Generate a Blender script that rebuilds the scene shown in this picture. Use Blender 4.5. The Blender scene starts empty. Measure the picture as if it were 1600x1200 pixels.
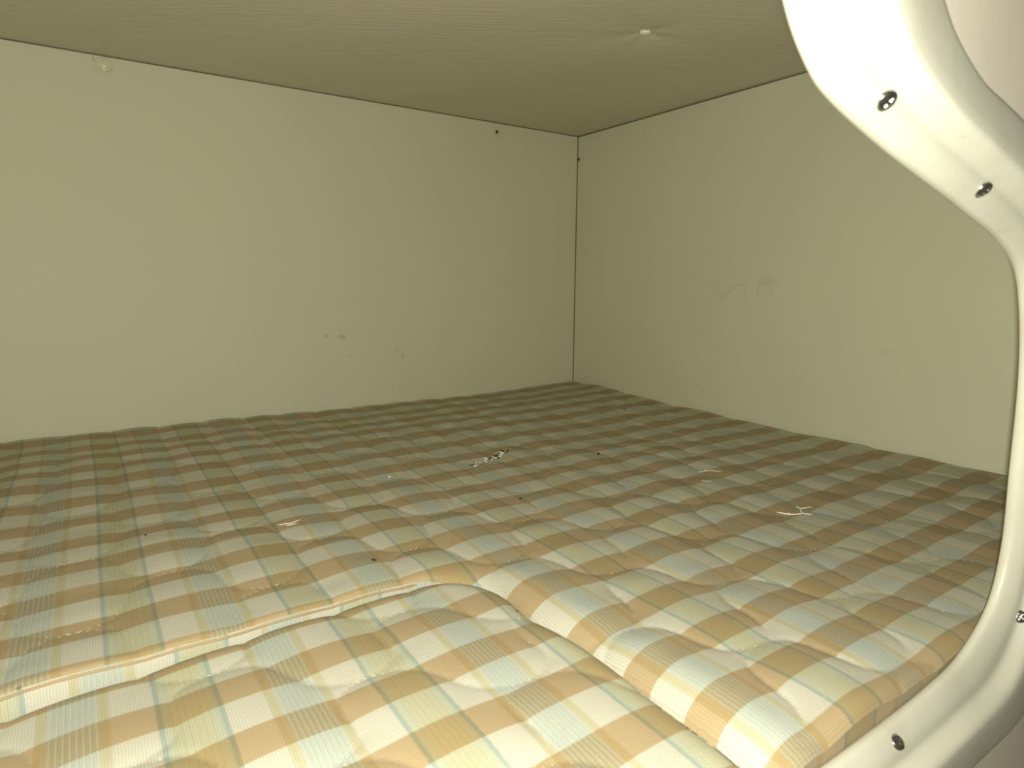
import bpy, bmesh, math, random
import numpy as np
from mathutils import Matrix, Vector

# ------------------------------------------------------------ camera, world, light
sc = bpy.context.scene
COL = sc.collection
CAM = Vector((-0.95475, -1.15522, 0.235))
R3 = Matrix(((0.82883151, 0.08255073, -0.55337484),
             (-0.55946726, 0.13269941, -0.8181609),
             (0.00589273, 0.98771263, 0.15616988)))
cam_data = bpy.data.cameras.new('camera')
cam_data.sensor_width = 36.0
cam_data.lens = 998.81 / 1600 * 36.0
cam_data.clip_start = 0.01
cam_data.dof.use_dof = True
cam_data.dof.focus_distance = 0.88
cam_data.dof.aperture_fstop = 15.0
cam = bpy.data.objects.new('camera', cam_data)
COL.objects.link(cam)
cam.matrix_world = Matrix.Translation(CAM) @ R3.to_4x4()
sc.camera = cam

sc.view_settings.view_transform = 'Standard'
sc.view_settings.look = 'None'
sc.view_settings.gamma = 1.0
sc.view_settings.exposure = 0.0
sc.view_settings.use_curve_mapping = False

world = bpy.data.worlds.new('world')
world.use_nodes = True
world.node_tree.nodes['Background'].inputs[0].default_value = (1.0, 0.9, 0.68, 1)
world.node_tree.nodes['Background'].inputs[1].default_value = 0.10
sc.world = world

# the phone's flash: a tiny lamp right beside the lens
ld = bpy.data.lights.new('flash_light', 'POINT')
ld.energy = 17.5
ld.color = (1.0, 0.98, 0.86)
ld.shadow_soft_size = 0.004
lo = bpy.data.objects.new('flash_light', ld)
lo.location = CAM + R3 @ Vector((0.002, -0.011, 0.002))
COL.objects.link(lo)

random.seed(7)
rng = np.random.default_rng(7)


# ------------------------------------------------------------ node helpers
class NT:
    def __init__(self, name):
        self.m = bpy.data.materials.new(name)
        self.m.use_nodes = True
        self.t = self.m.node_tree
        self.b = self.t.nodes['Principled BSDF']

    def n(self, typ, **kw):
        x = self.t.nodes.new(typ)
        for k, v in kw.items():
            setattr(x, k, v)
        return x

    def put(self, sock, v):
        if isinstance(v, X):
            v = v.s
        if isinstance(v, bpy.types.NodeSocket):
            self.t.links.new(v, sock)
        else:
            if isinstance(v, tuple) and len(v) == 3 and sock.type == 'RGBA':
                v = (*v, 1)
            sock.default_value = v

    def math(self, op, *a):
        x = self.n('ShaderNodeMath', operation=op)
        for i, v in enumerate(a):
            self.put(x.inputs[i], v)
        return X(self, x.outputs[0])

    def noise(self, vec, scale, detail=3, rough=0.5, col=False):
        x = self.n('ShaderNodeTexNoise')
        if vec is not None:
            self.put(x.inputs['Vector'], vec)
        x.inputs['Scale'].default_value = scale
        x.inputs['Detail'].default_value = detail
        x.inputs['Roughness'].default_value = rough
        return X(self, x.outputs['Color' if col else 'Fac'])

    def mix(self, f, a, b, mode='MIX'):
        x = self.n('ShaderNodeMix', data_type='RGBA', blend_type=mode)
        self.put(x.inputs[0], f)
        self.put(x.inputs[6], a)
        self.put(x.inputs[7], b)
        return X(self, x.outputs[2])

    def mapv(self, vec, scale=(1, 1, 1), rot=(0, 0, 0), loc=(0, 0, 0)):
        x = self.n('ShaderNodeMapping')
        self.put(x.inputs[0], vec)
        x.inputs['Location'].default_value = loc
        x.inputs['Rotation'].default_value = rot
        x.inputs['Scale'].default_value = scale
        return X(self, x.outputs[0])

    def coord(self, what='Object'):
        x = self.n('ShaderNodeTexCoord')
        return X(self, x.outputs[what])

    def sep(self, vec):
        x = self.n('ShaderNodeSeparateXYZ')
        self.put(x.inputs[0], vec)
        return [X(self, o) for o in x.outputs]

    def bump(self, h, strength, dist):
        x = self.n('ShaderNodeBump')
        x.inputs['Strength'].default_value = strength
        x.inputs['Distance'].default_value = dist
        self.put(x.inputs['Height'], h)
        self.put(self.b.inputs['Normal'], X(self, x.outputs[0]))

    def step(self, v, a, b):          # smooth 0..1 from a to b
        x = self.n('ShaderNodeMapRange', interpolation_type='SMOOTHSTEP')
        self.put(x.inputs[0], v)
        x.inputs[1].default_value = a
        x.inputs[2].default_value = b
        return X(self, x.outputs[0])


class X:
    def __init__(self, nt, s):
        self.nt, self.s = nt, s

    def __add__(self, o): return self.nt.math('ADD', self, o)
    def __radd__(self, o): return self.nt.math('ADD', o, self)
    def __sub__(self, o): return self.nt.math('SUBTRACT', self, o)
    def __rsub__(self, o): return self.nt.math('SUBTRACT', o, self)
    def __mul__(self, o): return self.nt.math('MULTIPLY', self, o)
    def __rmul__(self, o): return self.nt.math('MULTIPLY', o, self)
    def __truediv__(self, o): return self.nt.math('DIVIDE', self, o)


def plain(name, color, rough=0.5, metal=0.0, noise=0.04, nscale=40.0, spec=0.5, bump=0.0):
    n = NT(name)
    co = n.coord()
    f = n.noise(co, nscale, 4)
    c2 = tuple(c * (1 - 3 * noise) for c in color)
    n.put(n.b.inputs['Base Color'], n.mix(n.step(f, 0.3, 0.7), color, c2))
    n.b.inputs['Roughness'].default_value = rough
    n.b.inputs['Metallic'].default_value = metal
    n.b.inputs['Specular IOR Level'].default_value = spec
    if bump:
        n.bump(f, 1.0, bump)
    return n.m


# ------------------------------------------------------------ materials
PANEL = (0.645, 0.635, 0.465)


def wall_mat(name, marks, smudges, axes):
    """cream laminate panel; marks: list of line strokes, smudges: soft dirt spots, both in wall coordinates (metres)"""
    n = NT(name)
    co = n.coord()
    c = n.sep(co)
    a, b = c[axes[0]], c[axes[1]]
    big = n.noise(co, 3.0, 3)
    fine = n.noise(co, 160.0, 2)
    col = n.mix(n.step(big, 0.3, 0.7), PANEL, tuple(v * 0.965 for v in PANEL))
    mask = None
    for (x0, y0, x1, y1, w, s) in marks:
        dx, dy = x1 - x0, y1 - y0
        L2 = dx * dx + dy * dy + 1e-9
        t = ((a - x0) * dx + (b - y0) * dy) / L2
        t = n.math('MINIMUM', n.math('MAXIMUM', t, 0.0), 1.0)
        ex = a - x0 - t * dx
        ey = b - y0 - t * dy
        d = n.math('SQRT', ex * ex + ey * ey)
        m = (1.0 - n.step(d, w * 0.1, w)) * s
        mask = m if mask is None else n.math('MAXIMUM', mask, m)
    for (x0, y0, rx, ry, s) in smudges:
        ex = (a - x0) * (1.0 / rx)
        ey = (b - y0) * (1.0 / ry)
        d = n.math('SQRT', ex * ex + ey * ey) + (n.noise(co, 120.0, 3) - 0.5) * 1.0
        m = (1.0 - n.step(d, 0.1, 1.0)) * s
        mask = m if mask is None else n.math('MAXIMUM', mask, m)
    if mask is not None:
        col = n.mix(mask, col, (0.24, 0.17, 0.11))
    specks = n.step(n.noise(co, 55.0, 1), 0.80, 0.83) * 0.12
    col = n.mix(specks, col, (0.25, 0.2, 0.12))
    n.put(n.b.inputs['Base Color'], col)
    n.b.inputs['Roughness'].default_value = 0.55
    n.b.inputs['Specular IOR Level'].default_value = 0.3
    n.bump(fine * 0.3 + big, 0.5, 0.0006)
    return n.m


M_back = wall_mat('back_wall_panel', [],
                  [(-0.553, 0.134, 0.013, 0.008, 0.35), (-0.583, 0.137, 0.008, 0.006, 0.18), (-0.433, 0.094, 0.005, 0.008, 0.25),
                   (-0.444, 0.105, 0.005, 0.016, 0.12), (-0.54, 0.10, 0.006, 0.005, 0.13), (-0.213, 0.538, 0.012, 0.012, 0.25),
                   (-0.893, 0.540, 0.020, 0.014, 0.12)], (0, 2))
strokes = [(-0.381, 0.236, -0.409, 0.211), (-0.400, 0.236, -0.406, 0.211), (-0.440, 0.234, -0.412, 0.211),
           (-0.440, 0.234, -0.454, 0.234), (-0.458, 0.234, -0.459, 0.211), (-0.482, 0.213, -0.483, 0.231),
           (-0.483, 0.231, -0.496, 0.246), (-0.488, 0.241, -0.520, 0.237), (-0.508, 0.240, -0.508, 0.213)]
M_right = wall_mat('right_wall_panel', [(*s, 0.0045, 0.10) for s in strokes],
                   [(-0.500, 0.238, 0.026, 0.016, 0.12), (-0.700, 0.142, 0.016, 0.007, 0.10), (-0.383, 0.036, 0.006, 0.004, 0.25),
                    (-0.005, 0.508, 0.012, 0.010, 0.3)], (1, 2))
M_wall = wall_mat('plain_wall_panel', [], [], (0, 2))
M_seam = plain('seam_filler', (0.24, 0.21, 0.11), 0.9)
M_dark = plain('dark_gap', (0.10, 0.085, 0.045), 0.9)

# ceiling vinyl with long pale streaks
nt = NT('ceiling_vinyl')
co = nt.coord()
rot = nt.mapv(co, rot=(0, 0, math.radians(31)))
stretched = nt.mapv(rot, scale=(7.0, 260.0, 7.0))
st = nt.noise(stretched, 1.0, 3, 0.55)
st2 = nt.noise(nt.mapv(rot, scale=(22.0, 900.0, 22.0)), 1.0, 2, 0.5)
ccol = nt.mix(nt.step(st, 0.60, 0.72) * 0.30, (0.60, 0.565, 0.42), (0.74, 0.70, 0.54))
ccol = nt.mix(nt.step(st2, 0.45, 0.70) * 0.22, ccol, (0.74, 0.70, 0.54))
nt.put(nt.b.inputs['Base Color'], ccol)
nt.b.inputs['Roughness'].default_value = 0.5
nt.b.inputs['Specular IOR Level'].default_value = 0.3
nt.bump(st * 0.6 + st2 * 0.3, 0.8, 0.0012)
M_ceil = nt.m


def fabric(name):
    n = NT(name)
    uv = n.coord('UV')
    c = n.sep(uv)
    jit = (n.noise(n.mapv(uv, scale=(9, 18, 1)), 1.0, 2) - 0.5) * 0.012
    U, V = c[0] + jit, c[1] + jit
    u = n.math('FRACT', U)
    v = n.math('FRACT', V)

    def band(x, a, b, s=0.008):
        return n.step(x, a - s, a + s) * (1.0 - n.step(x, b - s, b + s))
    weft = n.mix(band(v, 0.015, 0.485, 0.012), (0.55, 0.54, 0.44), (0.41, 0.31, 0.17))
    # warp stripes
    thr = n.math('SINE', U * (2 * math.pi * 36))          # fine threads of the stripe
    blue = band(u, 0.05, 0.265, 0.03)
    border = n.math('MAXIMUM', band(u, 0.0, 0.05), band(u, 0.265, 0.315))
    w = n.mix(blue * 0.95, (1, 1, 1), (0.75, 0.865, 0.92))
    w = n.mix(border, w, (0.87, 0.85, 0.71))
    thin = n.math('MAXIMUM', band(u, 0.02, 0.03, 0.006), band(u, 0.285, 0.295, 0.006))
    w = n.mix(thin * 0.45, w, (0.86, 0.76, 0.52))
    olive = band(u, 0.54, 0.785, 0.01)
    w = n.mix(olive, w, (0.86, 0.87, 0.74))
    ol = n.step(n.math('SINE', U * (2 * math.pi * 30)), 0.3, 0.9) * olive
    w = n.mix(ol * 0.35, w, (0.78, 0.70, 0.38))
    lines = n.math('MAXIMUM', band(u, 0.512, 0.538, 0.006), band(u, 0.785, 0.811, 0.006))
    halo = n.math('MAXIMUM', band(u, 0.52, 0.575, 0.02), band(u, 0.75, 0.80, 0.02))
    w = n.mix(halo * 0.45, w, (0.75, 0.93, 0.95))
    w = n.mix(lines * 0.8, w, (0.50, 0.66, 0.72))
    col = n.mix(1.0, weft, w, 'MULTIPLY')
    wl = n.step(thr, 0.35, 0.95) * blue
    col = n.mix(wl * 0.20, col, (0.66, 0.70, 0.64))
    # weave
    wu = n.math('SINE', U * (2 * math.pi * 72))
    wv = n.math('SINE', V * (2 * math.pi * 38))
    weave = wu * wv
    col = n.mix(n.step(wu, -0.2, 1.0) * 0.26, col, (0.27, 0.22, 0.13))
    col = n.mix(n.step(wv, 0.0, 1.0) * 0.30, col, (0.27, 0.21, 0.12))
    dirt = n.noise(n.mapv(uv, scale=(0.9, 1.8, 1)), 1.0, 5)
    col = n.mix(n.step(dirt, 0.45, 0.8) * 0.15, col, (0.32, 0.26, 0.16))
    n.put(n.b.inputs['Base Color'], col)
    n.b.inputs['Roughness'].default_value = 0.72
    n.b.inputs['Specular IOR Level'].default_value = 0.25
    n.b.inputs['Sheen Weight'].default_value = 0.05
    n.bump(weave * 0.5 + wu * 0.3 + wv * 0.3, 0.35, 0.0004)
    return n.m


M_fab = fabric('checked_fabric')
M_thread = plain('cream_thread', (0.60, 0.55, 0.41), 0.7)
M_welt = plain('brown_welt', (0.36, 0.26, 0.14), 0.7)
M_lint = plain('white_lint', (0.85, 0.82, 0.72), 0.8)
M_crumb = plain('dark_crumb', (0.035, 0.03, 0.02), 0.8)
M_cap = plain('cap_plastic', (0.72, 0.68, 0.47), 0.35, spec=0.5)
M_pin = plain('dark_pin_metal', (0.05, 0.045, 0.035), 0.4, 0.6)
M_board = plain('bunk_board', (0.45, 0.36, 0.22), 0.6)

# frame: glossy cream plastic with grubby spots
nt = NT('cream_plastic')
co = nt.coord()
g = nt.noise(co, 14.0, 5, 0.6)
sp = nt.step(nt.noise(co, 95.0, 2), 0.70, 0.74)
fc = nt.mix(nt.step(g, 0.42, 0.70) * 0.45, (0.56, 0.55, 0.44), (0.46, 0.40, 0.29))
fc = nt.mix(sp * 0.22, fc, (0.34, 0.30, 0.20))
nt.put(nt.b.inputs['Base Color'], fc)
nt.b.inputs['Roughness'].default_value = 0.38
nt.b.inputs['Specular IOR Level'].default_value = 0.45
nt.bump(g, 0.3, 0.001)
M_frame = nt.m
M_part = plain('partition_panel', (0.66, 0.61, 0.49), 0.5, noise=0.02, nscale=12)

nt = NT('screw_chrome')
g = nt.noise(nt.coord(), 900.0, 2)
nt.put(nt.b.inputs['Base Color'], nt.mix(nt.step(g, 0.4, 0.7), (0.62, 0.64, 0.60), (0.42, 0.46, 0.40)))
nt.b.inputs['Metallic'].default_value = 1.0
nt.b.inputs['Roughness'].default_value = 0.22
M_chrome = nt.m


# ------------------------------------------------------------ mesh helpers
def mesh_obj(name, verts, faces, mat, parent=None, smooth=True, uvs=None):
    me = bpy.data.meshes.new(name)
    me.from_pydata([tuple(v) for v in verts], [], faces)
    me.update()
    if smooth:
        me.polygons.foreach_set('use_smooth', [True] * len(me.polygons))
    if uvs is not None:
        l = me.uv_layers.new(name='UVMap')
        idx = np.empty(len(me.loops), dtype=np.int32)
        me.loops.foreach_get('vertex_index', idx)
        l.data.foreach_set('uv', np.asarray(uvs, dtype=np.float32)[idx].ravel())
    me.materials.append(mat)
    o = bpy.data.objects.new(name, me)
    COL.objects.link(o)
    if parent:
        o.parent = parent
        o.matrix_parent_inverse = Matrix.Translation(-Vector(parent.location))
    return o


def bm_obj(name, bm, mat, parent=None, smooth=False):
    me = bpy.data.meshes.new(name)
    bm.normal_update()
    bm.to_mesh(me)
    bm.free()
    if smooth:
        me.polygons.foreach_set('use_smooth', [True] * len(me.polygons))
    me.materials.append(mat)
    o = bpy.data.objects.new(name, me)
    COL.objects.link(o)
    if parent:
        o.parent = parent
    return o


def box(name, lo_, hi, mat, bevel=0.0):
    bm = bmesh.new()
    bmesh.ops.create_cube(bm, size=1.0)
    for v in bm.verts:
        v.co = Vector([(l + h) / 2 + c * (h - l) for l, h, c in zip(lo_, hi, v.co)])
    if bevel:
        bmesh.ops.bevel(bm, geom=bm.edges[:], offset=bevel, segments=3, affect='EDGES')
    return bm_obj(name, bm, mat)


def empty(name, loc, label, cat, group=None):
    o = bpy.data.objects.new(name, None)
    o.empty_display_size = 0.05
    o.location = loc
    COL.objects.link(o)
    tag(o, label, cat, group)
    return o


def tag(o, label, cat, group=None):
    o['label'] = label
    o['category'] = cat
    if group:
        o['group'] = group
    return o


def tube(path, r, n=6, taper=True):
    verts, faces = [], []
    P = [Vector(p) for p in path]
    for i, p in enumerate(P):
        t = (P[min(i + 1, len(P) - 1)] - P[max(i - 1, 0)])
        t = t.normalized() if t.length > 1e-9 else Vector((1, 0, 0))
        s = t.cross(Vector((0, 0, 1)))
        s = s.normalized() if s.length > 1e-6 else Vector((1, 0, 0))
        q = s.cross(t)
        rr = r * (0.35 if taper and i in (0, len(P) - 1) else 1)
        for k in range(n):
            a = 2 * math.pi * k / n
            verts.append(p + s * math.cos(a) * rr + q * math.sin(a) * rr)
    for i in range(len(P) - 1):
        for k in range(n):
            a, b = i * n + k, i * n + (k + 1) % n
            faces.append((a, b, b + n, a + n))
    faces.append(tuple(range(n))[::-1])
    faces.append(tuple(range((len(P) - 1) * n, len(P) * n)))
    return verts, faces


def merge(parts):
    V, F = [], []
    for v, f in parts:
        k = len(V)
        V += list(v)
        F += [tuple(i + k for i in q) for q in f]
    return V, F


# ------------------------------------------------------------ the bunk compartment
XL, YF = -1.95, -1.0070        # far left wall, partition plane
ZC = 0.558                    # ceiling
ZB = -0.125                   # bunk board
GAP = 0.0016
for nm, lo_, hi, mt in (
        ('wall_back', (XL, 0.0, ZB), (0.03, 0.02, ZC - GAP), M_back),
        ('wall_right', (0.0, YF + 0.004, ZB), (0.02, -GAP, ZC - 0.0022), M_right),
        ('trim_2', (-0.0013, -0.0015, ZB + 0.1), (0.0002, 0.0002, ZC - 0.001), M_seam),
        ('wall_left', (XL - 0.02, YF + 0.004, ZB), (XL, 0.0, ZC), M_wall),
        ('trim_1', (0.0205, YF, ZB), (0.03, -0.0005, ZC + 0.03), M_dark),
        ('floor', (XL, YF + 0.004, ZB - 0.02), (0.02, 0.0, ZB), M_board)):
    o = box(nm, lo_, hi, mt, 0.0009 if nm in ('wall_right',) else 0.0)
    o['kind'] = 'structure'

# ceiling: vinyl lining, gently uneven and pulled up at its pin
BTN = (-0.303, -0.501)


def ceil_h(x, y):
    h = 0.0008 * np.sin(x * 9 + 1) * np.sin(y * 7) - 0.0006 * np.sin(x * 23 + y * 11)
    r = np.sqrt((x - BTN[0]) ** 2 + (y - BTN[1]) ** 2)
    h = h + 0.0075 * np.exp(-r / 0.026)
    ang = np.arctan2(y - BTN[1], x - BTN[0])
    h = h + 0.0012 * np.exp(-r / 0.05) * np.cos(5 * ang + 1.0) * (1 - np.exp(-r / 0.012))
    for (cx, cy, a, s) in ((-0.41, -0.12, -0.0022, 0.035), (-0.62, -0.5, 0.002, 0.12)):
        h = h + a * np.exp(-((x - cx) ** 2 + (y - cy) ** 2) / (2 * s * s))
    edge = np.minimum(np.minimum(-y, -x), 0.02) / 0.02
    return ZC + h * edge + 0.0004


xs = np.concatenate([np.linspace(XL - 0.02, -0.62, 90), np.linspace(-0.61, 0.022, 160)])
ys = np.linspace(YF, 0.022, 230)
gx, gy = np.meshgrid(xs, ys)
gz = ceil_h(gx, gy)
nx, ny = len(xs), len(ys)
vv = np.stack([gx.ravel(), gy.ravel(), gz.ravel()], 1)
ff = [(j * nx + i, (j + 1) * nx + i, (j + 1) * nx + i + 1, j * nx + i + 1) for j in range(ny - 1) for i in range(nx - 1)]
top = [(XL - 0.02, YF, ZC + 0.03), (0.03, YF, ZC + 0.03), (0.03, 0.03, ZC + 0.03), (XL - 0.02, 0.03, ZC + 0.03)]
k = len(vv)
o = mesh_obj('ceiling', np.vstack([vv, top]), ff + [(k, k + 1, k + 2, k + 3)], M_ceil)
o['kind'] = 'structure'


# ------------------------------------------------------------ opening frame and partition
def catmull(P, n=18):
    P = [np.array(p, float) for p in P]
    out = []
    m = len(P)
    for i in range(m):
        p0, p1, p2, p3 = P[i - 1], P[i], P[(i + 1) % m], P[(i + 2) % m]
        for k in range(n):
            t = k / n
            out.append(0.5 * ((2 * p1) + (-p0 + p2) * t + (2 * p0 - 5 * p1 + 4 * p2 - p3) * t * t + (-p0 + 3 * p1 - 3 * p2 + p3) * t ** 3))
    return np.array(out)


# (inner x, z) , (outer x, z) in the partition plane, clockwise from the upper left
pairs = [((-0.772, 0.430), (-0.690, 0.478)), ((-0.745, 0.372), (-0.652, 0.420)),
         ((-0.730, 0.338), (-0.628, 0.385)), ((-0.712, 0.318), (-0.611, 0.366)), ((-0.692, 0.3075), (-0.592, 0.352)),
         ((-0.650, 0.295), (-0.561, 0.339)), ((-0.607, 0.2845), (-0.531, 0.333)), ((-0.560, 0.273), (-0.497, 0.326)),
         ((-0.513, 0.260), (-0.450, 0.312)), ((-0.480, 0.243), (-0.405, 0.288)),
         ((-0.462, 0.214), (-0.378, 0.245)), ((-0.450, 0.172), (-0.362, 0.180)), ((-0.445, 0.110), (-0.352, 0.100)),
         ((-0.442, 0.060), (-0.342, 0.020)), ((-0.455, 0.021), (-0.336, -0.050)), ((-0.494, -0.003), (-0.357, -0.100)),
         ((-0.540, -0.0105), (-0.453, -0.106)), ((-0.600, -0.0125), (-0.570, -0.108)), ((-0.700, -0.0125), (-0.690, -0.109)),
         ((-0.950, -0.0125), (-0.950, -0.109)), ((-1.250, -0.0125), (-1.250, -0.109)), ((-1.480, -0.0125), (-1.500, -0.109)),
         ((-1.560, 0.010), (-1.630, -0.080)), ((-1.590, 0.080), (-1.680, 0.040)), ((-1.595, 0.250), (-1.685, 0.250)),
         ((-1.590, 0.400), (-1.670, 0.440)), ((-1.540, 0.455), (-1.590, 0.515)), ((-1.400, 0.466), (-1.400, 0.532)),
         ((-1.100, 0.466), (-1.060, 0.532)), ((-0.900, 0.464), (-0.830, 0.528)), ((-0.820, 0.460), (-0.740, 0.512))]
inner = catmull([p[0] for p in pairs])
# the outer rim stands 15 mm proud of the inner one; its visible right side was measured in the inner rim's plane
outs = []
for (pi_, po_) in pairs:
    if po_[0] > -1.0:
        outs.append((CAM.x + (po_[0] - CAM.x) * 0.903, CAM.z + (po_[1] - CAM.z) * 0.903))
    else:
        outs.append((pi_[0] + (po_[0] - pi_[0]) * 0.75, pi_[1] + (po_[1] - pi_[1]) * 0.75))
outer = catmull(outs)
N = len(inner)
W = np.linalg.norm(outer - inner, axis=1)
# cross-section: (share of the width, distance towards the cab)
prof = [(0.04, -0.0055), (0.01, -0.0045), (0.0, -0.0025), (0.0, -0.0005), (0.012, 0.0008), (0.04, 0.0024), (0.09, 0.0047), (0.14, 0.0066), (0.19, 0.0078),
        (0.24, 0.0082), (0.275, 0.0088), (0.30, 0.0104), (0.33, 0.0132), (0.355, 0.0156), (0.38, 0.0172), (0.41, 0.0181), (0.45, 0.0184), (0.58, 0.0178), (0.75, 0.0166),
        (0.90, 0.0154), (0.95, 0.0148), (0.975, 0.0140), (0.99, 0.0128), (0.998, 0.0110), (1.0, 0.0085), (1.0, 0.0050)]
YP = -1.0035
verts, faces = [], []
for i in range(N):
    for (s, p) in prof:
        q = inner[i] * (1 - s) + outer[i] * s
        verts.append((q[0], YP - p, q[1]))
K = len(prof)
for i in range(N):
    j = (i + 1) % N
    for k in range(K - 1):
        faces.append((i * K + k, i * K + k + 1, j * K + k + 1, j * K + k))
frame = empty('opening_frame', (-1.0, YP, -0.0125), 'cream moulded plastic frame curving around the bunk opening at right', 'frame')
mesh_obj('moulding', verts, faces, M_frame, frame)

# partition panel around it, with the hole for the opening
mid = inner * 0.12 + outer * 0.88
OUTL = [(XL - 0.02, ZB - 0.02), (0.03, ZB - 0.02), (0.03, ZC + 0.03), (XL - 0.02, ZC + 0.03)]
bm = bmesh.new()
for y in (YP - 0.0098, YP - 0.004):
    ring = [bm.verts.new((p[0], y, p[1])) for p in mid]
    rect = [bm.verts.new((p[0], y, p[1])) for p in OUTL]
    es = [bm.edges.new((ring[i], ring[(i + 1) % N])) for i in range(N)] + [bm.edges.new((rect[i], rect[(i + 1) % 4])) for i in range(4)]
    bmesh.ops.triangle_fill(bm, use_beauty=True, edges=es)
o = bm_obj('wall_front', bm, M_part)
o['kind'] = 'structure'


def screw_head(R=0.0046, H=0.0021):
    nr, na = 18, 56
    V, F = [], []
    for i in range(nr + 1):
        r = R * i / nr
        for a in range(na):
            t = 2 * math.pi * a / na
            x, z = r * math.cos(t), r * math.sin(t)
            h = H * math.sqrt(max(0.0, 1 - (r / R) ** 2 * 0.93))
            if i == nr:
                h = -0.0006
            cr = min(max(abs(x) / 0.00062, abs(z) / 0.0024), max(abs(z) / 0.00062, abs(x) / 0.0024))
            if cr < 1:
                h -= 0.0013 * (1 - (r / 0.0026) * 0.5)
            V.append((x, -h, z))
    for i in range(nr):
        for a in range(na):
            b = (a + 1) % na
            F.append((i * na + a, i * na + b, (i + 1) * na + b, (i + 1) * na + a))
    return V, F


from mathutils.bvhtree import BVHTree
bvh = BVHTree.FromPolygons([Vector(v) for v in verts], faces)
for (x, z, rot) in ((-0.651, 0.3155, 0.35), (-0.541, 0.2865, 0.0), (-0.3925, -0.008, 0.8), (-0.571, -0.034, 1.1),
                    (-0.98, -0.022, 0.2), (-1.38, -0.022, 0.6), (-1.604, 0.22, 0.3), (-1.25, 0.475, 0.9)):
    src = Vector((x, -1.2, z))
    if x > -0.9:
        src = CAM
    hit, nrm, fi, dist = bvh.ray_cast(src, (Vector((x, -1.0, z)) - src).normalized())
    if hit is None:
        continue
    if nrm.y > 0:
        nrm = -nrm
    V, F = screw_head()
    s = mesh_obj('screw', V, F, M_chrome)
    s.parent = frame
    s.matrix_parent_inverse = Matrix.Identity(4)
    nrm = Vector((nrm.x, nrm.y * 0.5, nrm.z)).normalized()
    q = Vector((0, -1, 0)).rotation_difference(nrm) @ Matrix.Rotation(rot, 3, 'Y').to_quaternion()
    s.rotation_euler = q.to_euler()
    s.location = hit - nrm * 0.0001 - Vector(frame.location)
    s['label'] = 'small chrome cross-head screw'


# ------------------------------------------------------------ mattress and front cushion
# rounded rectangle of the front cushion; everything outside it is the main mattress
CX1, CY1, CR = -0.688, -0.715, 0.068


def sd_front(x, y):
    """signed distance to the cushion outline (negative inside); slightly bowed edges"""
    px = x - (CX1 - 0.010 * np.exp(-((y + 0.79) / 0.05) ** 2))
    py = y - (CY1 + 0.006 * np.sin((x + 1.02) * 9.0) * 0.5)
    qx, qy = px + CR, py + CR
    return np.minimum(np.maximum(qx, qy), 0) + np.hypot(np.maximum(qx, 0), np.maximum(qy, 0)) - CR


class VNoise:
    def __init__(self, seed):
        self.g = np.random.default_rng(seed).random((128, 128))

    def __call__(self, x, y):
        xi, yi = np.floor(x).astype(int), np.floor(y).astype(int)
        fx, fy = x - xi, y - yi
        fx, fy = fx * fx * (3 - 2 * fx), fy * fy * (3 - 2 * fy)
        g = self.g
        A = g[yi % 128, xi % 128]; B = g[yi % 128, (xi + 1) % 128]
        C = g[(yi + 1) % 128, xi % 128]; D = g[(yi + 1) % 128, (xi + 1) % 128]
        return (A * (1 - fx) + B * fx) * (1 - fy) + (C * (1 - fx) + D * fx) * fy


vn1, vn2, vn3 = VNoise(1), VNoise(2), VNoise(3)


class Quilt:
    def __init__(self, node, a, b, amp=0.115):
        self.o = np.array(node); self.M = np.linalg.inv(np.array([a, b]).T)
        self.a, self.b = np.array(a), np.array(b)
        self.amp = amp

    def st(self, x, y):
        dx, dy = x - self.o[0], y - self.o[1]
        return self.M[0, 0] * dx + self.M[0, 1] * dy, self.M[1, 0] * dx + self.M[1, 1] * dy

    def puff(self, x, y):
        wx = x + 0.012 * (vn1(x * 6, y * 6) - 0.5)
        wy = y + 0.012 * (vn2(x * 6, y * 6) - 0.5)
        s, t = self.st(wx, wy)
        u = np.abs(np.sin(np.pi * (t - self.amp * np.sin(2 * np.pi * s))))
        v = np.abs(np.sin(np.pi * (s - self.amp * np.sin(2 * np.pi * t))))
        return (u ** 0.42) * (v ** 0.42)

    def lines(self, lo_, hi, step):
        """points along each stitch line"""
        out = []
        L = np.linalg.norm(self.a)
        for n in range(-30, 31):
            for fam in (0, 1):
                s = np.arange(-22, 22, step / L)
                if fam == 0:
                    S, T = s, n + self.amp * np.sin(2 * np.pi * s)
                else:
                    T, S = s, n + self.amp * np.sin(2 * np.pi * s)
                p = self.o[None] + S[:, None] * self.a + T[:, None] * self.b
                # undo the warp used in puff (one fixed-point step is enough)
                q = p.copy()
                for _ in range(3):
                    q = p - np.stack([0.012 * (vn1(q[:, 0] * 6, q[:, 1] * 6) - 0.5), 0.012 * (vn2(q[:, 0] * 6, q[:, 1] * 6) - 0.5)], 1)
                ok = (q[:, 0] > lo_[0]) & (q[:, 0] < hi[0]) & (q[:, 1] > lo_[1]) & (q[:, 1] < hi[1])
                if ok.sum() > 4:
                    out.append((q, ok))
        return out


QM = Quilt((-0.603, -0.790), (0.061, -0.067), (0.065, 0.068))
QF = Quilt((-0.825, -0.800), (0.080, -0.060), (0.045, 0.060))


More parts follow.
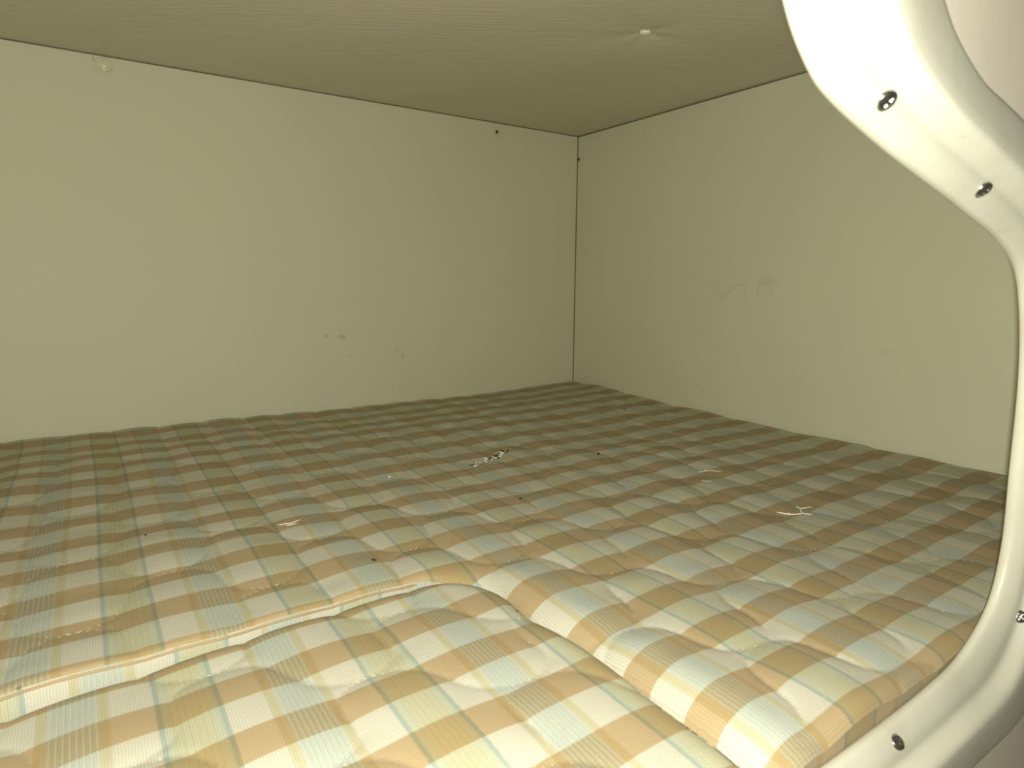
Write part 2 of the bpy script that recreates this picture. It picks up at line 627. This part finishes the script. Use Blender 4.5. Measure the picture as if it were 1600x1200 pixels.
def h_main(x, y):
    puff = QM.puff(x, y)
    amp = 0.0036 * (0.45 + 1.1 * vn3(x * 7 + 3, y * 7 + 9))
    z = amp * puff - 0.0016
    z = z + 0.0022 * (vn1(x * 5 + 11, y * 5 + 4) - 0.5) + 0.0016 * (vn2(x * 13, y * 13) - 0.5) + 0.0008 * (vn2(x * 31, y * 31 + 7) - 0.5)
    # small pulled wrinkles running along the bands
    z = z + 0.0010 * (vn3(x * 26, y * 60) - 0.5)
    z = z + 0.008 * np.exp(-((x + 0.02) ** 2 + (y + 0.06) ** 2) / (2 * 0.13 ** 2))
    z = z + 0.005 * np.exp(-((x + 1.0) ** 2 / (2 * 0.3 ** 2) + (y - 0.0) ** 2 / (2 * 0.05 ** 2)))
    # rounding at walls
    d = np.minimum(-y, -x)
    z = z - 0.004 * np.exp(-np.maximum(d, 0) / 0.004)
    # rounding down to the cushion
    sd = sd_front(x, y)
    wright = 1 / (1 + np.exp(-(x + 0.735) / 0.012)) * 1.0
    Rr = 0.030 * wright + 0.008 * (1 - wright)
    drop = np.where(sd < Rr, Rr - np.sqrt(np.maximum(Rr ** 2 - (Rr - np.clip(sd, 0, None)) ** 2, 0)), 0)
    z = z - drop * (0.62 * wright + 0.35 * (1 - wright))
    # tucked behind the frame at the front
    z = z - 0.0075 * np.exp(-np.maximum(y + 0.9975, 0) / 0.0045)
    return z


def h_front(x, y):
    puff = QF.puff(x, y)
    amp = 0.0044 * (0.6 + 0.8 * vn3(x * 7 + 30, y * 7 + 19))
    left = np.clip((-0.72 - x) / 0.28, 0, 1)
    z = amp * puff - 0.0068 - 0.0085 * left
    z = z + 0.003 * (vn1(x * 5 + 51, y * 5 + 24) - 0.5) + 0.0016 * (vn2(x * 15 + 9, y * 15) - 0.5)
    sd = -sd_front(x, y)
    Rr = 0.016
    drop = np.where(sd < Rr, Rr - np.sqrt(np.maximum(Rr ** 2 - (Rr - np.clip(sd, 0, None)) ** 2, 0)), 0)
    right = 1 / (1 + np.exp(-(x + 0.76) / 0.02))
    z = z - drop * 0.5 + 0.002
    z = z - 0.004 * right * np.clip((-0.8 - y) / 0.15, 0, 1)
    z = z - 0.0015 * np.exp(-np.maximum(y + 0.9975, 0) / 0.003)
    return z


knots_y = [0.03, -0.022, -0.086, -0.141, -0.197, -0.260, -0.336, -0.404, -0.468, -0.527, -0.586, -0.645, -0.705, -0.765, -0.833, -0.886, -0.936, -0.985, -1.036]
knots_v = list(range(len(knots_y)))


def uv_main(x, y):
    v = np.interp(-y, [-k for k in knots_y], knots_v)
    return (x + 1.014) / 0.1115 + 0.02 * np.sin(y * 7), v


def uv_front(x, y):
    return (x + 0.994) / 0.1115, (-0.702 - y) / 0.0545


def sheet(name, x0, x1, y0, y1, c, hf, uvf, sdf, parent, thick_to):
    nx, ny = int(round((x1 - x0) / c)) + 1, int(round((y1 - y0) / c)) + 1
    X_, Y_ = np.meshgrid(np.linspace(x0, x1, nx), np.linspace(y0, y1, ny))
    sd = sdf(X_, Y_)
    e = 1e-4
    gx_ = (sdf(X_ + e, Y_) - sdf(X_ - e, Y_)) / (2 * e)
    gy_ = (sdf(X_, Y_ + e) - sdf(X_, Y_ - e)) / (2 * e)
    near = (np.abs(sd) < 0.505 * c)
    X_ = np.where(near, X_ - gx_ * sd, X_)
    Y_ = np.where(near, Y_ - gy_ * sd, Y_)
    keep = (sd > 0) | near
    Z_ = hf(X_, Y_)
    idx = -np.ones(X_.shape, int)
    idx[keep] = np.arange(keep.sum())
    V = np.stack([X_[keep], Y_[keep], Z_[keep]], 1)
    u, v = uvf(V[:, 0], V[:, 1])
    a, b, cc, d = idx[:-1, :-1], idx[:-1, 1:], idx[1:, 1:], idx[1:, :-1]
    full = (a >= 0) & (b >= 0) & (cc >= 0) & (d >= 0)
    F = [tuple(q) for q in np.stack([a[full], b[full], cc[full], d[full]], 1).tolist()]
    for q in np.stack([a, b, cc, d], -1)[~full].tolist():
        t = [i for i in q if i >= 0]
        if len(t) == 3:
            F.append(tuple(t))
    return mesh_obj(name, V, F, M_fab, parent, uvs=np.stack([u, v], 1))


def contour_path(off, x_left, y_front, n_arc=14, step=0.012):
    """outline of the cushion (offset off outward), from far left along the back to the front right"""
    P = []
    x = x_left
    guess = [(xx, CY1) for xx in np.arange(x_left, CX1 - CR, step)]
    guess += [(CX1 - CR + CR * math.sin(a), CY1 - CR + CR * math.cos(a)) for a in np.linspace(0, math.pi / 2, n_arc)]
    guess += [(CX1, yy) for yy in np.arange(CY1 - CR - step, y_front, -step)] + [(CX1, y_front)]
    for (gx_, gy_) in guess:
        x, y = gx_, gy_
        for _ in range(6):
            e = 1e-4
            s = float(sd_front(x, y)) - off
            dx = float(sd_front(x + e, y) - sd_front(x - e, y)) / (2 * e)
            dy = float(sd_front(x, y + e) - sd_front(x, y - e)) / (2 * e)
            x, y = x - dx * s, y - dy * s
        P.append((x, y))
    return np.array(P)


def side_wall(name, path, hf, zb, parent, uvf, flip, bulge):
    V, F, UV = [], [], []
    n = 8
    acc = 0
    for i, (x, y) in enumerate(path):
        if i:
            acc += math.hypot(x - path[i - 1][0], y - path[i - 1][1])
        t = path[min(i + 1, len(path) - 1)] - path[max(i - 1, 0)]
        t = t / (np.linalg.norm(t) + 1e-9)
        nrm = np.array([-t[1], t[0]])
        z0 = float(hf(np.array(x), np.array(y)))
        for k in range(n):
            s = k / (n - 1)
            b = bulge * math.sin(math.pi * s)
            V.append((x + nrm[0] * b, y + nrm[1] * b, z0 * (1 - s) + zb * s))
            UV.append(uvf(acc, s * (z0 - zb)))
    for i in range(len(path) - 1):
        for k in range(n - 1):
            q = (i * n + k, i * n + k + 1, (i + 1) * n + k + 1, (i + 1) * n + k)
            F.append(q if flip else q[::-1])
    return mesh_obj(name, V, F, M_fab, parent, uvs=UV)


def stitches(name, quilt, lo_, hi, hf, sdf, parent, per=0.0048):
    V, F = [], []
    for q, ok in quilt.lines(lo_, hi, per / 4):
        z = hf(q[:, 0], q[:, 1])
        s = sdf(q[:, 0], q[:, 1])
        for i in range(0, len(q) - 4, 4):
            if not (ok[i] and ok[i + 2] and s[i] > 0.006 and s[i + 2] > 0.006):
                continue
            if random.random() < 0.18:
                continue
            r = 0.00026
            pts = [(q[i + m][0], q[i + m][1], z[i + m] + (0.0, 0.0004, 0.0)[m]) for m in range(3)]
            v, f = tube(pts, r, 4)
            k = len(V)
            V += v
            F += [tuple(j + k for j in g) for g in f]
    return mesh_obj(name, V, F, M_thread, parent)


bed = empty('bunk_mattress', (-1.0, -0.45, ZB), 'large quilted mattress in beige, blue and cream check covering the bunk', 'mattress')
sheet('top_cover', XL + 0.004, -0.0015, -0.9975, -0.0015, 0.0020, h_main, uv_main, sd_front, bed, ZB)
stitches('stitching', QM, (XL + 0.01, -0.975), (-0.006, -0.006), h_main, sd_front, bed)
pth = contour_path(0.0002, XL + 0.004, -0.997)
side_wall('side_panel', pth, h_main, ZB + 0.002, bed, lambda a, z: (a / 0.1115 + 0.32, 0.52 + z / 0.055), True, 0.0)
cut = int(len(pth) * 0.80)
wp = [(x, y - 0.0003, float(h_main(np.array(x), np.array(y))) - 0.0022) for (x, y) in pth if x < -0.745]
v, f = tube(wp, 0.0009, 8)
mesh_obj('piping', v, f, M_welt, bed)
# outer sides of the mattress (against the walls and behind the frame)
front_uv = lambda a, z: ((1.0125 - a) / 0.1115 + 0.01, 17.25 + z / 0.05)
fx = np.array([(x, -0.9973) for x in np.arange(-0.6895, -0.0015, 0.006)])
side_wall('side_panel', fx[::-1], h_main, ZB + 0.002, bed, front_uv, False, 0.0)
rx = np.array([(-0.0016, y) for y in np.arange(-0.997, -0.002, 0.01)])
side_wall('side_panel', rx, h_main, ZB + 0.002, bed, front_uv, True, 0.0)

cush = empty('bunk_cushion', (-1.3, -0.86, ZB), 'smaller quilted check cushion filling the front corner beside the large mattress', 'cushion')
sdneg = lambda x, y: -sd_front(x, y) - 0.0030
sheet('top_cover', XL + 0.004, CX1 + 0.004, -0.9975, CY1 + 0.008, 0.0020, h_front, uv_front, sdneg, cush, ZB)
stitches('stitching', QF, (XL + 0.01, -0.975), (CX1, CY1), h_front, lambda x, y: -sd_front(x, y), cush)
fx2 = np.array([(x, -0.9973) for x in np.arange(XL + 0.01, CX1 - 0.003, 0.006)])
side_wall('side_panel', fx2[::-1], h_front, ZB + 0.002, cush, lambda a, z: ((fx2[-1][0] - a + 0.994) / 0.1115, (0.2953 + z) / 0.0545), False, 0.0)
pth2 = contour_path(-0.0030, XL + 0.004, -0.997)
side_wall('side_panel', pth2, h_front, ZB + 0.002, cush, lambda a, z: (a / 0.1115, z / 0.0545), False, 0.0)


# ------------------------------------------------------------ small things
def surf(x, y):
    if float(sd_front(np.array(x), np.array(y))) > 0:
        return float(h_main(np.array(x), np.array(y)))
    return float(h_front(np.array(x), np.array(y)))


def lathe(profile, n=40):
    V, F = [], []
    for (r, h) in profile:
        for k in range(n):
            a = 2 * math.pi * k / n
            V.append((r * math.cos(a), r * math.sin(a), h))
    for i in range(len(profile) - 1):
        for k in range(n):
            b = (k + 1) % n
            F.append((i * n + k, i * n + b, (i + 1) * n + b, (i + 1) * n + k))
    F.append(tuple(range((len(profile) - 1) * n, len(profile) * n)))
    return V, F


# pin cap in the ceiling: stem, rim and a squarish domed head hanging from the lining
zc = float(ceil_h(np.array(BTN[0]), np.array(BTN[1])))
V, F = lathe([(0.0035, 0.002), (0.0042, -0.001), (0.0072, -0.0022), (0.0080, -0.0030), (0.0081, -0.0052), (0.0072, -0.0066), (0.004, -0.0074), (0.0012, -0.0076)])
V = [(x * (1 + 0.10 * math.cos(4 * math.atan2(y, x))), y * (1 + 0.10 * math.cos(4 * math.atan2(y, x))), z) for x, y, z in V]
o = mesh_obj('ceiling_pin_cap', V, F, plain('white_cap', (0.80, 0.76, 0.62), 0.35))
o.location = (BTN[0], BTN[1], zc + 0.001)
tag(o, 'small white plastic pin cap dimpling the vinyl ceiling', 'pin cap')

V, F = lathe([(0.0098, 0.0), (0.0100, 0.0012), (0.0092, 0.0022), (0.0084, 0.0019), (0.0078, 0.0021), (0.005, 0.0036), (0.0015, 0.0042)])
o = mesh_obj('wall_screw_cap', V, F, M_cap)
o.rotation_euler = (math.radians(90), 0, 0)
o.location = (-0.893, -0.0002, 0.5455)
tag(o, 'round cream screw cap high on the back wall under the ceiling', 'screw cap')
# thin crack in the panel beside the cap
v, f = tube([(-0.9065, -0.0001, 0.5562), (-0.9062, -0.0001, 0.5510), (-0.9065, -0.0001, 0.5490), (-0.9030, -0.0001, 0.5470)], 0.0004, 5)
o = mesh_obj('panel_crack', v, f, plain('crack_shade', (0.30, 0.25, 0.14), 0.9))
tag(o, 'thin hooked crack line beside the round screw cap', 'crack')


def pin(loc, rot, label):
    V, F = lathe([(0.0030, 0.0), (0.0030, 0.0004), (0.0022, 0.0012), (0.0016, 0.0014), (0.0011, 0.0006), (0.0003, 0.0005)], 20)
    o = mesh_obj('nail_head', V, F, M_pin)
    o.location = loc
    o.rotation_euler = rot
    tag(o, label, 'nail', 'nail heads in the wall panels')


pin((-0.2145, -0.0001, 0.540), (math.radians(90), 0, 0), 'dark nail head in the back wall just under the ceiling')
pin((-0.0001, -0.0042, 0.508), (0, math.radians(-90), 0), 'tiny dark nail head at the corner joint of the two walls')


def thread(name, pts, r, mat, label, cat, group=None):
    P = []
    for i in range(len(pts) - 1):
        for k in range(6):
            t = k / 6
            x = pts[i][0] * (1 - t) + pts[i + 1][0] * t
            y = pts[i][1] * (1 - t) + pts[i + 1][1] * t
            P.append((x, y))
    P.append(pts[-1][:2])
    path = [(x + 0.0006 * math.sin(i * 1.1), y + 0.0006 * math.cos(i * 1.7), surf(x, y) + r * 0.9) for i, (x, y) in enumerate(P)]
    return path, r


def strand_thing(name, strands, mat, label, cat, group=None):
    parts = []
    for pts, r in strands:
        path, rr = thread(name, pts, r, mat, label, cat)
        parts.append(tube(path, rr, 5))
    V, F = merge(parts)
    o = mesh_obj(name, V, F, mat)
    tag(o, label, cat, group)
    return o


strand_thing('thread_scrap', [([(-0.3640, -0.7800), (-0.352, -0.794), (-0.345, -0.797), (-0.334, -0.787), (-0.330, -0.780)], 0.0007),
                              ([(-0.334, -0.787), (-0.320, -0.792)], 0.0006), ([(-0.345, -0.797), (-0.340, -0.804)], 0.0005),
                              ([(-0.360, -0.786), (-0.352, -0.787)], 0.0005)],
             M_lint, 'white forked scrap of thread on the right side of the mattress', 'thread', 'loose threads on the mattress')
strand_thing('thread_scrap', [([(-0.322, -0.642), (-0.310, -0.648), (-0.300, -0.660)], 0.0004), ([(-0.315, -0.645), (-0.308, -0.640)], 0.0005)],
             M_lint, 'fine pale loose thread lying near the middle right of the mattress', 'thread', 'loose threads on the mattress')
strand_thing('thread_scrap', [([(-0.352, -0.671), (-0.344, -0.678), (-0.338, -0.674)], 0.0004)],
             M_lint, 'short pale thread curl in front of the fine loose thread', 'thread', 'loose threads on the mattress')
strand_thing('thread_scrap', [([(-0.812, -0.540), (-0.800, -0.545), (-0.790, -0.541)], 0.0005), ([(-0.806, -0.548), (-0.796, -0.549)], 0.0004)],
             M_lint, 'faint pale thread on the left half of the mattress', 'thread', 'loose threads on the mattress')

# frayed, grubby streak: a loose mat of pale fibres over dark ones
for (nm, mt, lab, nn, rr) in (('frayed_fibres', M_lint, 'pale fibres of the frayed streak in the middle of the mattress', 26, 0.00055),
                              ('dark_fluff', M_crumb, 'dark grubby fluff along the frayed streak mid mattress', 22, 0.00050)):
    st = []
    for i in range(nn):
        t = random.random()
        cx_, cy_ = -0.548 + 0.072 * t + random.gauss(0, 0.0018), -0.465 + 0.034 * t + random.gauss(0, 0.0030)
        a = random.uniform(-0.3, 1.2)
        L = random.uniform(0.002, 0.006)
        st.append(([(cx_, cy_), (cx_ + L * math.cos(a), cy_ + L * math.sin(a)), (cx_ + 1.6 * L * math.cos(a + 0.7), cy_ + 1.6 * L * math.sin(a + 0.7))], rr))
    strand_thing(nm, st, mt, lab, 'lint')


def crumb(x, y, r, mat, label, stretch=1.0, ang=0.0):
    bm = bmesh.new()
    bmesh.ops.create_icosphere(bm, subdivisions=2, radius=r)
    for v in bm.verts:
        k = 1 + random.uniform(-0.22, 0.22)
        v.co = Vector((v.co.x * stretch * k, v.co.y * k, v.co.z * 0.7 * k))
    o = bm_obj('crumb', bm, mat)
    o.location = (x, y, surf(x, y) + r * 0.55)
    o.rotation_euler = (0, 0, ang)
    tag(o, label, 'crumb', 'crumbs on the mattress')


crumb(-0.765, -0.668, 0.0011, M_crumb, 'dark sliver of dirt on the mattress above the cushion edge', 2.6, -0.9)
crumb(-0.373, -0.510, 0.0020, M_crumb, 'dark crumb towards the far right wall', 1.4, 0.2)
crumb(-0.567, -0.600, 0.0012, M_crumb, 'dark speck in a quilting seam in front of the frayed streak', 1.8, 0.1)
crumb(-0.656, -0.447, 0.0017, M_lint, 'tiny white bead of lint left of the frayed streak')
crumb(-0.920, -0.500, 0.0009, M_crumb, 'dark speck at the left side of the mattress', 1.2)
